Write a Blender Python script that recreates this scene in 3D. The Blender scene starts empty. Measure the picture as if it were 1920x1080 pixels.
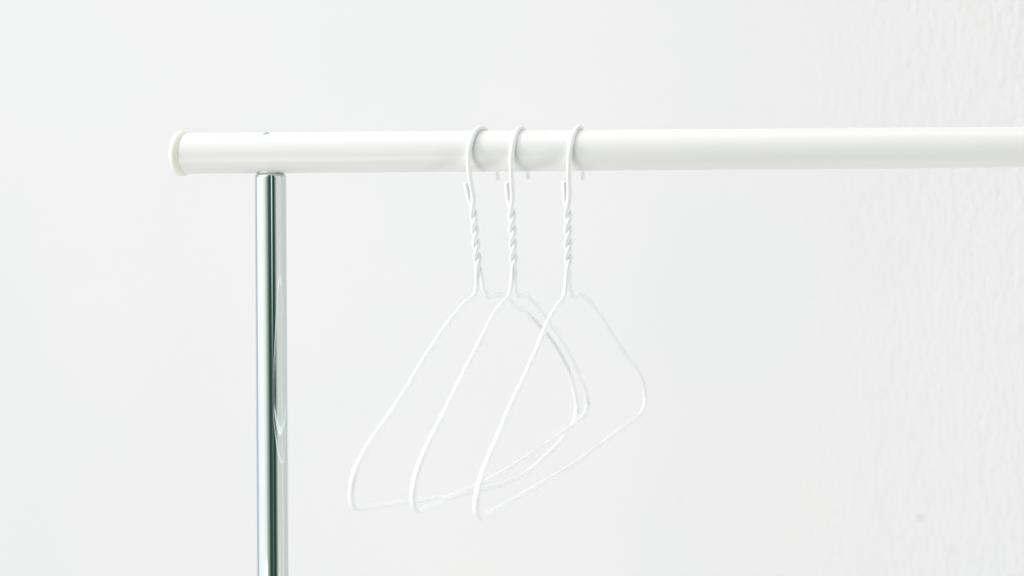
import bpy, bmesh, math
from mathutils import Vector, Matrix
S = bpy.context.scene
COL = S.collection

# ------------------------------------------------------------------ camera
# camera at the origin looking along +Y (a shifted lens, as in a cropped picture)
D, PXMM = 1.450, 3080.0            # rail distance (m), pixels of a 1920 wide picture per metre at the rail
F = D * PXMM                       # focal length in pixels
XP, YH = 2350.0, 150.0             # principal point
cam = bpy.data.cameras.new('camera')
co = bpy.data.objects.new('camera', cam); COL.objects.link(co); S.camera = co
co.location = (0, 0, 0); co.rotation_euler = (math.radians(90), 0, 0)
cam.sensor_width = 36; cam.lens = F / 1920 * 36
cam.shift_x = -(XP - 960) / 1920; cam.shift_y = -(540 - YH) / 1920
cam.clip_start = 0.05; cam.clip_end = 60
cam.dof.use_dof = True; cam.dof.focus_distance = D - 0.012
cam.dof.aperture_fstop = cam.lens / 15.0

# ------------------------------------------------------------------ world: a pale room seen as a soft environment
W = bpy.data.worlds.new('World'); S.world = W; W.use_nodes = True
nt = W.node_tree; N = nt.nodes; L = nt.links
bg = N['Background']
tc = N.new('ShaderNodeTexCoord'); sp = N.new('ShaderNodeSeparateXYZ'); L.new(tc.outputs['Generated'], sp.inputs[0])
def mth(op, a, b=None, c=None, clamp=False):
    n = N.new('ShaderNodeMath'); n.operation = op; n.use_clamp = clamp
    for i, v in enumerate((a, b, c)):
        if v is None: continue
        if isinstance(v, (int, float)): n.inputs[i].default_value = v
        else: L.new(v, n.inputs[i])
    return n.outputs[0]
ny = mth('MULTIPLY', sp.outputs[1], -1)
az = mth('ARCTAN2', sp.outputs[0], ny)                   # 0 towards -Y, + towards +X
azn = mth('MULTIPLY_ADD', az, 1/(2*math.pi), 0.5)
def ramp(fac, stops, interp='LINEAR'):
    r = N.new('ShaderNodeValToRGB'); r.color_ramp.interpolation = interp
    e = r.color_ramp.elements
    while len(e) > 1: e.remove(e[-1])
    e[0].position, e[0].color = stops[0][0], (*stops[0][1], 1)
    for p, c in stops[1:]:
        k = e.new(p); k.color = (*c, 1)
    L.new(fac, r.inputs[0]); return r.outputs[0]
A = lambda d: d/360 + .5
room = ramp(azn, [
    (A(-180), (.66,.67,.66)), (A(-122), (.90,.93,.93)), (A(-100), (.99,1.0,1.03)), (A(-44), (1.03,1.03,1.03)), (A(-24), (.84,.86,.84)),
    (A(-10), (.44,.49,.45)), (A(1), (.20,.25,.22)), (A(8), (.03,.07,.053)), (A(49), (.028,.062,.05)), (A(57), (.34,.37,.34)), (A(66), (.64,.66,.63)),
    (A(110), (.70,.72,.70)), (A(180), (.66,.67,.66))])
elev = mth('ARCSINE', sp.outputs[2])
updn = ramp(mth('MULTIPLY_ADD', elev, 1/math.pi, .5), [
    (0, (.71,.68,.65)), (.38, (.875,.84,.825)), (.50, (.965,.93,.95)), (.62, (1.10,1.065,1.095)), (1, (1.58,1.52,1.57))])
mul = N.new('ShaderNodeMix'); mul.data_type = 'RGBA'; mul.blend_type = 'MULTIPLY'; mul.inputs[0].default_value = 1
L.new(room, mul.inputs[6]); L.new(updn, mul.inputs[7])
# narrow bright strip added to the dark side for the post's reflection, fading downwards
slv = mth('SUBTRACT', 1, mth('MULTIPLY', mth('ABSOLUTE', mth('SUBTRACT', az, math.radians(29))), 1/math.radians(4.5)), clamp=True)
slv = mth('MULTIPLY', slv, 3, clamp=True)
vert = mth('MULTIPLY', mth('ADD', elev, math.radians(6.0)), 1/math.radians(3.5), clamp=True)
slm = mth('MULTIPLY', slv, mth('MULTIPLY_ADD', vert, .9, .10))
mx = N.new('ShaderNodeMix'); mx.data_type = 'RGBA'; L.new(slm, mx.inputs[0])
L.new(mul.outputs[2], mx.inputs[6]); mx.inputs[7].default_value = (.70,.80,.90,1)
# pale blue strip added low on the left, tinting the post's reflected edge
bs = mth('SUBTRACT', 1, mth('MULTIPLY', mth('ABSOLUTE', mth('SUBTRACT', az, math.radians(-93))), 1/math.radians(9)), clamp=True)
bs = mth('MULTIPLY', bs, 2, clamp=True)
bv = mth('MULTIPLY', mth('SUBTRACT', math.radians(-4.5), elev), 1/math.radians(4), clamp=True)
bm_ = mth('MULTIPLY', mth('MULTIPLY', bs, bv), .9)
mx2 = N.new('ShaderNodeMix'); mx2.data_type = 'RGBA'; L.new(bm_, mx2.inputs[0]); L.new(mx.outputs[2], mx2.inputs[6]); mx2.inputs[7].default_value = (.60,.78,1.30,1)
L.new(mx2.outputs[2], bg.inputs['Color']); bg.inputs['Strength'].default_value = 1.12

# ------------------------------------------------------------------ window light from the front left, plus two added fills
def area(name, loc, aim, sx, sy, power, col, spread=180):
    l = bpy.data.lights.new(name, 'AREA'); l.shape = 'RECTANGLE'; l.size = sx; l.size_y = sy; l.energy = power; l.color = col; l.spread = math.radians(spread)
    o = bpy.data.objects.new(name, l); COL.objects.link(o); o.location = loc
    o.rotation_euler = (Vector(aim) - Vector(loc)).to_track_quat('-Z', 'Y').to_euler(); return o
area('window_light', (-2.40, 0.98, 1.12), (-.10, 1.36, -.05), .30, .32, 4.3, (.99, .985, 1.0), 95)
area('right_fill_light', (1.55, .95, -.95), (-.45, 1.46, -.03), .36, .36, 8.0, (1.0, .98, .945))  # soft fill added low right; evens the wall, casts hook shadows leftwards
area('low_fill_light', (-.95, .72, -.62), (-.50, 1.30, -.26), .34, .34, 1.15, (1.0, .99, .995))  # unseen fill added to whiten the hangers' near corners

# ------------------------------------------------------------------ colour management / render
S.view_settings.view_transform = 'Standard'; S.view_settings.look = 'None'
S.view_settings.exposure = 0.445; S.view_settings.gamma = 1; S.view_settings.use_curve_mapping = False
S.render.engine = 'CYCLES'; S.cycles.max_bounces = 8

# ------------------------------------------------------------------ helpers
def pt(px, py, Y):
    """picture pixel (1920 wide) + depth Y behind the rail -> point"""
    d = D + Y
    return Vector(((px - XP) * d / F, d, -(py - YH) * d / F))
def mat(name, base, rough=.5, metal=0, coat=0, coat_rough=.1, bump=None, spec=.5, sss=0):
    m = bpy.data.materials.new(name); m.use_nodes = True
    t = m.node_tree; b = t.nodes['Principled BSDF']
    b.inputs['Base Color'].default_value = (*base, 1); b.inputs['Roughness'].default_value = rough
    b.inputs['Metallic'].default_value = metal; b.inputs['Coat Weight'].default_value = coat
    b.inputs['Coat Roughness'].default_value = coat_rough; b.inputs['Specular IOR Level'].default_value = spec
    tcn = t.nodes.new('ShaderNodeTexCoord')
    ns = t.nodes.new('ShaderNodeTexNoise'); ns.inputs['Scale'].default_value = bump[0] if bump else 60
    ns.inputs['Detail'].default_value = 4; t.links.new(tcn.outputs['Object'], ns.inputs['Vector'])
    if bump:
        bp = t.nodes.new('ShaderNodeBump'); bp.inputs['Strength'].default_value = bump[1]; bp.inputs['Distance'].default_value = bump[2]
        t.links.new(ns.outputs['Fac'], bp.inputs['Height']); t.links.new(bp.outputs[0], b.inputs['Normal'])
    mr = t.nodes.new('ShaderNodeMapRange'); mr.inputs[3].default_value = rough*.8; mr.inputs[4].default_value = rough*1.2
    t.links.new(ns.outputs['Fac'], mr.inputs[0]); t.links.new(mr.outputs[0], b.inputs['Roughness'])
    return m
M_paint = mat('white_enamel', (.80,.797,.775), .36, coat=.3, coat_rough=.28, bump=(90, .12, .0006))
M_wire = mat('white_coated_wire', (.89,.895,.90), .38, coat=.25, coat_rough=.2, bump=(400, .10, .0003))
M_cap = mat('cream_plastic', (.88,.865,.765), .42)
M_chrome = mat('chrome', (.63,.695,.67), .06, metal=1, bump=(7, .05, .0004))
M_chip = mat('worn_paint_chip', (.33,.47,.46), .5)

def add(name, bm, m, parent=None, smooth=True):
    me = bpy.data.meshes.new(name); bm.to_mesh(me); bm.free()
    if smooth:
        for p in me.polygons: p.use_smooth = True
    me.materials.append(m)
    o = bpy.data.objects.new(name, me); COL.objects.link(o)
    if parent: o.parent = parent; o.matrix_parent_inverse = Matrix.Translation(-parent.location)
    return o
def catmull(P, step=.0015):
    out = []
    for i in range(len(P) - 1):
        p0 = P[i-1] if i else P[0]*2 - P[1]
        p1, p2 = P[i], P[i+1]
        p3 = P[i+2] if i + 2 < len(P) else P[-1]*2 - P[-2]
        t0 = 0; t1 = t0 + max((p1-p0).length, 1e-6)**.5; t2 = t1 + max((p2-p1).length, 1e-6)**.5; t3 = t2 + max((p3-p2).length, 1e-6)**.5
        n = max(2, int((p2-p1).length / step))
        for k in range(n):
            t = t1 + (t2-t1)*k/n
            a1 = p0*((t1-t)/(t1-t0)) + p1*((t-t0)/(t1-t0)); a2 = p1*((t2-t)/(t2-t1)) + p2*((t-t1)/(t2-t1)); a3 = p2*((t3-t)/(t3-t2)) + p3*((t-t2)/(t3-t2))
            b1 = a1*((t2-t)/(t2-t0)) + a2*((t-t0)/(t2-t0)); b2 = a2*((t3-t)/(t3-t1)) + a3*((t-t1)/(t3-t1))
            out.append(b1*((t2-t)/(t2-t1)) + b2*((t-t1)/(t2-t1)))
    out.append(P[-1].copy()); return out
def smooth_path(P, n):
    for _ in range(n):
        P = [P[0]] + [(P[i-1] + P[i]*2 + P[i+1])/4 for i in range(1, len(P)-1)] + [P[-1]]
    return P
def frames(P):
    T = [(P[min(i+1, len(P)-1)] - P[max(i-1, 0)]).normalized() for i in range(len(P))]
    n = T[0].orthogonal().normalized(); out = []
    for t in T:
        n = (n - t*n.dot(t)).normalized(); out.append((n.copy(), t.cross(n)))
    return out
def tube(bm, P, Fr, r, cap0=False, cap1=False, seg=20, flare=0):
    rings = []
    def ring(c, f, rr): return [bm.verts.new(c + (f[0]*math.cos(2*math.pi*k/seg) + f[1]*math.sin(2*math.pi*k/seg))*rr) for k in range(seg)]
    if cap0:
        d = (P[1]-P[0]).normalized()
        rings += [ring(P[0] - d*.0003, Fr[0], r*(1 + flare)*.85)]
    rings += [ring(P[i], Fr[i], r*(1 + flare*max(0, 1 - i/22))) for i in range(len(P))]
    if cap1:
        d = (P[-1]-P[-2]).normalized()
        rings += [ring(P[-1] + d*.0003, Fr[-1], r*.82)]
    for a, b in zip(rings, rings[1:]):
        for k in range(seg): bm.faces.new((a[k], a[(k+1) % seg], b[(k+1) % seg], b[k]))
    if cap0: bm.faces.new(list(reversed(rings[0])))
    if cap1: bm.faces.new(rings[-1])
def lathe(prof, origin, axis, seg=96):
    """prof: (distance along axis, radius)"""
    bm = bmesh.new(); a = axis.normalized(); n = a.orthogonal().normalized(); b = a.cross(n); rings = []
    for s, r in prof:
        c = origin + a*s
        rings.append([bm.verts.new(c + (n*math.cos(2*math.pi*k/seg) + b*math.sin(2*math.pi*k/seg))*r) for k in range(seg)] if r > 1e-7 else [bm.verts.new(c)])
    for p, q in zip(rings, rings[1:]):
        for k in range(seg):
            k2 = (k+1) % seg
            if len(p) == 1: bm.faces.new((p[0], q[k2], q[k]))
            elif len(q) == 1: bm.faces.new((p[k], p[k2], q[0]))
            else: bm.faces.new((p[k], p[k2], q[k2], q[k]))
    bmesh.ops.recalc_face_normals(bm, faces=bm.faces); return bm

# ------------------------------------------------------------------ wall
bm = bmesh.new()
wy = D + .42
bmesh.ops.create_cube(bm, size=1)
for v in bm.verts: v.co = Vector((-1.1 + v.co.x*5.8, wy + .06 + v.co.y*.12, -.3 + v.co.z*3.8))
M_wall = bpy.data.materials.new('rough_white_plaster'); M_wall.use_nodes = True
t = M_wall.node_tree; b = t.nodes['Principled BSDF']; b.inputs['Roughness'].default_value = .8; b.inputs['Specular IOR Level'].default_value = .25
tcn = t.nodes.new('ShaderNodeTexCoord')
def nd(ty, **k):
    n = t.nodes.new(ty)
    for a, v in k.items(): n.inputs[a.replace('_', ' ')].default_value = v
    return n
def lk(a, b): t.links.new(a, b)
mp = nd('ShaderNodeMapping', Scale=(1, 1, .30)); lk(tcn.outputs['Object'], mp.inputs['Vector'])
n1 = nd('ShaderNodeTexNoise', Scale=230, Detail=3, Roughness=.55, Distortion=.6); lk(mp.outputs[0], n1.inputs['Vector'])
mp2 = nd('ShaderNodeMapping', Scale=(1, 1, .55)); lk(tcn.outputs['Object'], mp2.inputs['Vector'])
n2 = nd('ShaderNodeTexNoise', Scale=38, Detail=4, Roughness=.6); lk(mp2.outputs[0], n2.inputs['Vector'])
n3 = nd('ShaderNodeTexNoise', Scale=5, Detail=2); lk(tcn.outputs['Object'], n3.inputs['Vector'])
# the skim coat is smooth towards the left of the wall and trowelled rough towards the right
sx = nd('ShaderNodeSeparateXYZ'); lk(tcn.outputs['Object'], sx.inputs[0])
mr = nd('ShaderNodeMapRange'); mr.interpolation_type = 'SMOOTHSTEP'
for i, v in ((1, -.45), (2, -.17), (3, .06), (4, .50)): mr.inputs[i].default_value = v
lk(sx.outputs[0], mr.inputs[0])
mr3 = nd('ShaderNodeMapRange'); mr3.inputs[1].default_value = .3; mr3.inputs[2].default_value = .7; mr3.inputs[3].default_value = .7; mr3.inputs[4].default_value = 1.25; lk(n3.outputs['Fac'], mr3.inputs[0])
mm = nd('ShaderNodeMath'); mm.operation = 'MULTIPLY'; lk(mr.outputs[0], mm.inputs[0]); lk(mr3.outputs[0], mm.inputs[1])
ad = nd('ShaderNodeMath'); ad.operation = 'MULTIPLY_ADD'; ad.inputs[1].default_value = .35; lk(n2.outputs['Fac'], ad.inputs[0]); lk(n1.outputs['Fac'], ad.inputs[2])
bp = nd('ShaderNodeBump', Distance=.0022); lk(ad.outputs[0], bp.inputs['Height']); lk(mm.outputs[0], bp.inputs['Strength']); lk(bp.outputs[0], b.inputs['Normal'])
cr = nd('ShaderNodeMapRange'); lk(n3.outputs['Fac'], cr.inputs[0]); cr.inputs[1].default_value = .3; cr.inputs[2].default_value = .7
mc = nd('ShaderNodeMix'); mc.data_type = 'RGBA'; lk(cr.outputs[0], mc.inputs[0]); mc.inputs[6].default_value = (.862,.857,.865,1); mc.inputs[7].default_value = (.880,.872,.868,1)
# a few small old marks in the plaster
base = mc.outputs[2]
for (px, py, rr, amt) in ((1726, 970, .0028, .38), (1785, 1030, .0034, .13), (1274, 940, .0022, .08), (1742, 946, .0016, .2), (1571, 958, .0012, .15)):
    w = pt(px, py, wy - D)
    vm = nd('ShaderNodeVectorMath'); vm.operation = 'DISTANCE'
    nx = nd('ShaderNodeTexNoise', Scale=260, Detail=2); lk(tcn.outputs['Object'], nx.inputs['Vector'])
    vs_ = nd('ShaderNodeVectorMath'); vs_.operation = 'MULTIPLY_ADD'; lk(nx.outputs['Color'], vs_.inputs[0]); vs_.inputs[1].default_value = (.006, .006, .006); lk(tcn.outputs['Object'], vs_.inputs[2])
    lk(vs_.outputs[0], vm.inputs[0]); vm.inputs[1].default_value = w + Vector((.003, .003, .003))
    q = nd('ShaderNodeMapRange'); q.inputs[1].default_value = rr*.7; q.inputs[2].default_value = rr*1.6; q.inputs[3].default_value = amt; q.inputs[4].default_value = 0; lk(vm.outputs['Value'], q.inputs[0])
    m2 = nd('ShaderNodeMix'); m2.data_type = 'RGBA'; lk(q.outputs[0], m2.inputs[0]); lk(base, m2.inputs[6]); m2.inputs[7].default_value = (.62, .62, .56, 1); base = m2.outputs[2]
lk(base, b.inputs['Base Color'])
wall = add('wall', bm, M_wall, smooth=False)
wall['kind'] = 'structure'

# ------------------------------------------------------------------ garment rack
rack_base = pt(508, 332, 0); rack_base.z -= 1.30
rack = bpy.data.objects.new('garment_rack', None); COL.objects.link(rack); rack.location = rack_base
rack['label'] = 'garment rack with white top rail, cream end cap and chrome post'
rack['category'] = 'clothes rack'
R = .0125
L0, R0 = pt(345, 287.6, 0), pt(1900, 276.0, 0)
ax = (R0 - L0).normalized(); RAIL_LEN = 1.20
rail = add('rail', lathe([(0, R), (.004, R)] + [(RAIL_LEN*i/60, R) for i in range(1, 61)], L0, ax), M_paint, rack)
def end_cap(o, a):
    # a points away from the rail: thin flange whose face slopes to the rim, then a shallow dome
    prof = [(-.0016, R*.96), (-.0020, R*1.005), (-.0016, R*1.03), (-.0006, R*1.07), (.0002, R*1.105), (.0010, R*1.118), (.0020, R*1.115), (.0030, R*1.07), (.0037, R*.99),
            (.0042, R*.86), (.0046, R*.6), (.0048, R*.3), (.0049, 0)]
    return add('end_cap', lathe(prof, o, a), M_cap, rack)
end_cap(L0, -ax)
end_cap(L0 + ax*RAIL_LEN, ax)
PT = pt(507.2, 323.5, 0); PB = pt(511.6, 1080, 0)
down = (PB - PT).normalized(); PR = .0089
def post(shift):
    o = PT + shift
    prof = [(.0004, 0), (.0002, PR*.62), (0, PR*.66)] + [(PR*.32*(1-math.cos(a)) , PR*(.68+.32*math.sin(a))) for a in (.1,.3,.5,.7,.9,1.1,1.3,1.45,1.57)]
    n = 24
    prof += [(.004 + 1.28*i/n, PR) for i in range(n+1)]
    prof += [(1.2845, PR*.95), (1.285, 0)]
    p = add('post', lathe(prof, o, down), M_chrome, rack)
    c = add('collar', lathe([(-.0105, PR*.80), (-.0022, PR*.78), (-.0008, PR*.76), (.0006, PR*.72), (.0012, PR*.66), (.0013, 0)], o, down), M_paint, rack)
    return p, c
post(Vector((0, 0, 0)))
post(ax*(RAIL_LEN - .12))
# a chip in the enamel on top of the rail above the post
bm = bmesh.new(); bmesh.ops.create_icosphere(bm, subdivisions=3, radius=1)
for v in bm.verts:
    v.co = Vector((v.co.x*.0021*(1+.25*math.sin(v.co.y*5+v.co.x*3)), v.co.y*.0022, v.co.z*.0004))
c0 = pt(504, 287, 0) + Vector((0, -R*math.sin(.28), R*math.cos(.28)))
bmesh.ops.rotate(bm, verts=bm.verts, matrix=Matrix.Rotation(.28, 3, 'X')); bmesh.ops.translate(bm, verts=bm.verts, vec=c0)
chip = add('paint_chip', bm, M_chip, rail); chip.matrix_parent_inverse = (Matrix.Translation(-rack.location)).inverted() @ Matrix.Translation(-rack.location)

# ------------------------------------------------------------------ wire hangers
WR = .00150
def hanger(label, yaw, top, bot, near, bar, far, hook, tail, turns=2.0, Yn=-.012):
    Tn, Bn = pt(*top, Yn), pt(*bot, Yn)
    X0 = Bn.x; tn = math.tan(math.radians(yaw))
    def pl(px, py):                                   # pixel -> point of the hanger's own plane
        a = (px - XP)/F; Y = (X0 - tn*Yn - a*D)/(a - tn); return pt(px, py, Y)
    root = bpy.data.objects.new('wire_hanger', None); COL.objects.link(root)
    hk = [pt(*h) for h in hook]
    root.location = Vector((hk[5].x, D, min(pl(*p).z for p in bar)))
    root['label'] = label; root['category'] = 'clothes hanger'; root['group'] = 'white wire hangers on the rail'
    def helix(ph):
        out = []; n = 90
        for i in range(n+1):
            s = i/n; th = ph + s*turns*2*math.pi; c = Bn.lerp(Tn, s)
            rr = WR*.88*(1 + .04*math.sin(s*17+ph))
            out.append(c + Vector((math.sin(th), -math.cos(th), 0))*rr)
        return out
    HA, HB = helix(0), helix(math.pi)
    def to(P): return catmull(P)
    # one long wire: tail -> twist B -> far arm -> bar -> near arm -> twist A -> hook
    segs = []
    tl = [pt(*q) for q in tail]
    s_tail = to(tl + [HB[-1], HB[-6]])
    cut = len(s_tail)-1
    far_p = [pl(*p) for p in far]; near_p = [pl(*p) for p in near]; bar_p = [pl(*p) for p in bar]
    P = tl + list(reversed(HB))[::3]
    i_tw = len(P)
    fpts = far_p
    ctrl = P + fpts; i_far = len(ctrl)-1
    ctrl += bar_p; i_bar = len(ctrl)
    ctrl += near_p; i_near = len(ctrl)
    ctrl += HA[::3]; i_a = len(ctrl)-1
    ctrl += hk
    # dense path remembering where the cuts fall
    dense = []; marks = {}
    full = []
    for i in range(len(ctrl)-1):
        marks[i] = len(full)
        seg = catmull([ctrl[max(i-1,0)], ctrl[i], ctrl[i+1], ctrl[min(i+2, len(ctrl)-1)]], .0009) if 0 < i < len(ctrl)-2 else None
        if seg is None:
            n = 8; full += [ctrl[i].lerp(ctrl[i+1], k/n) for k in range(n)]
        else:
            # only the middle span
            a, b_ = ctrl[i], ctrl[i+1]
            ia = min(range(len(seg)), key=lambda k: (seg[k]-a).length); ib = min(range(len(seg)), key=lambda k: (seg[k]-b_).length)
            full += seg[ia:ib]
    marks[len(ctrl)-1] = len(full); full.append(ctrl[-1])
    full = smooth_path(full, 14)
    Fr = frames(full)
    def part(name, a, b_, cap0=False, cap1=False, extra=()):
        bm = bmesh.new(); tube(bm, full[a:b_+1], Fr[a:b_+1], WR, cap0, cap1, flare=.28 if cap0 else 0)
        for (a2, b2, c0, c1) in extra: tube(bm, full[a2:b2+1], Fr[a2:b2+1], WR, c0, c1)
        return add(name, bm, M_wire, root)
    n_tail = len(tl)
    mB0, mB1 = marks[0], marks[i_tw-1]
    mA0, mA1 = marks[i_near], marks[i_a]
    part('twisted_neck', mB0, mB1, True, False, [(mA0, mA1, False, False)])
    part('shoulder_arm', mB1, marks[i_far])
    part('bottom_bar', marks[i_far], marks[i_bar])
    part('shoulder_arm', marks[i_bar], mA0)
    part('hook', mA1, len(full)-1, False, True)
    return root

hanger('leftmost of three white wire hangers, leaning most, its bottom bar curving behind the middle one', 3,
    (887.5, 394), (896, 500),
    near=[(671,872),(697,825),(727,783),(761,731),(799,668),(846,598),(858,584),(871,569),(885,559),(892,551),(893.5,540),(895,524)],
    bar=[(1054,823),(1025,854),(986,887),(952,904),(910,916),(846,930),(769,940),(718,947),(680,952),(665,952),(659,938),(660.5,906)],
    far=[(902,512),(905,533),(911,550),(918,557),(926,554),(936,552),(946,553),(961,566),(995,594),(1037,642),(1067,698),(1080,744),(1082,770),(1077,790)],
    hook=[(888,372,-.0125),(884,350,-.0135),(880,325,-.0150),(878.5,300,-.0155),(879,282,-.0145),(884,262,-.0120),(891,247,-.0070),(901,239.2,0),(911,243,.0070),(920,258,.0120),(927,285,.0155),(931,315,.0170),(933.5,338,.0175)],
    tail=[(874,343,-.0128),(878,362,-.0120),(882.5,382,-.0110)])
hanger('middle of three white wire hangers, its bottom bar crossing the bar of the left one', -2,
    (959.5, 394), (963, 500),
    near=[(781,889),(799,842),(829,783),(858.5,723),(893,655),(927,588),(938,573),(951,560),(956,551),(958,540),(960.5,524)],
    bar=[(1050,814.7),(1003,846.6),(943.7,885),(893,911),(833,937),(794,955),(781,958),(775,945),(775,923)],
    far=[(965,512),(965,540),(970,553),(976,556),(984,552),(990,554),(1003,568),(1019,588),(1037,614),(1067,661),(1088,708),(1099,736),(1102,763),(1094,779)],
    hook=[(961.5,372,-.0125),(960,350,-.0135),(959,325,-.0145),(958.8,300,-.0148),(960,282,-.0140),(963,264,-.0115),(968,248,-.0068),(975.5,239.2,0),(981,242,.0070),(985,256,.0120),(988,282,.0150),(989.5,312,.0160),(990,336,.0162)],
    tail=[(951,342,-.0128),(952.5,362,-.0120),(954.5,382,-.0110)])
hanger('rightmost of three white wire hangers, standing apart with all of its triangle in clear view', -2,
    (1064.5, 394), (1065.5, 500),
    near=[(900,906),(914,864),(935,817),(961,753),(982,710),(1003,663.5),(1029,600),(1037,586),(1046,572),(1056,560),(1060,548),(1062,526)],
    bar=[(1165,804),(1080,868),(1003,914),(944,948),(914,965),(900,970),(893,957),(893.5,938)],
    far=[(1067,512),(1068,540),(1073,556),(1079,557),(1086,553),(1094,554),(1103,562),(1113,572),(1131,598),(1169,657),(1203,706),(1208.5,727),(1210,757),(1203,774)],
    hook=[(1067,372,-.0125),(1067,350,-.0135),(1066.5,325,-.0145),(1067,300,-.0148),(1068.5,282,-.0140),(1072,264,-.0115),(1077.5,247,-.0068),(1086,237.8,0),(1090,241,.0070),(1091,256,.0120),(1091.5,282,.0150),(1092,312,.0160),(1092.5,338,.0162)],
    tail=[(1058,341,-.0128),(1059.5,362,-.0120),(1060.5,382,-.0110)])
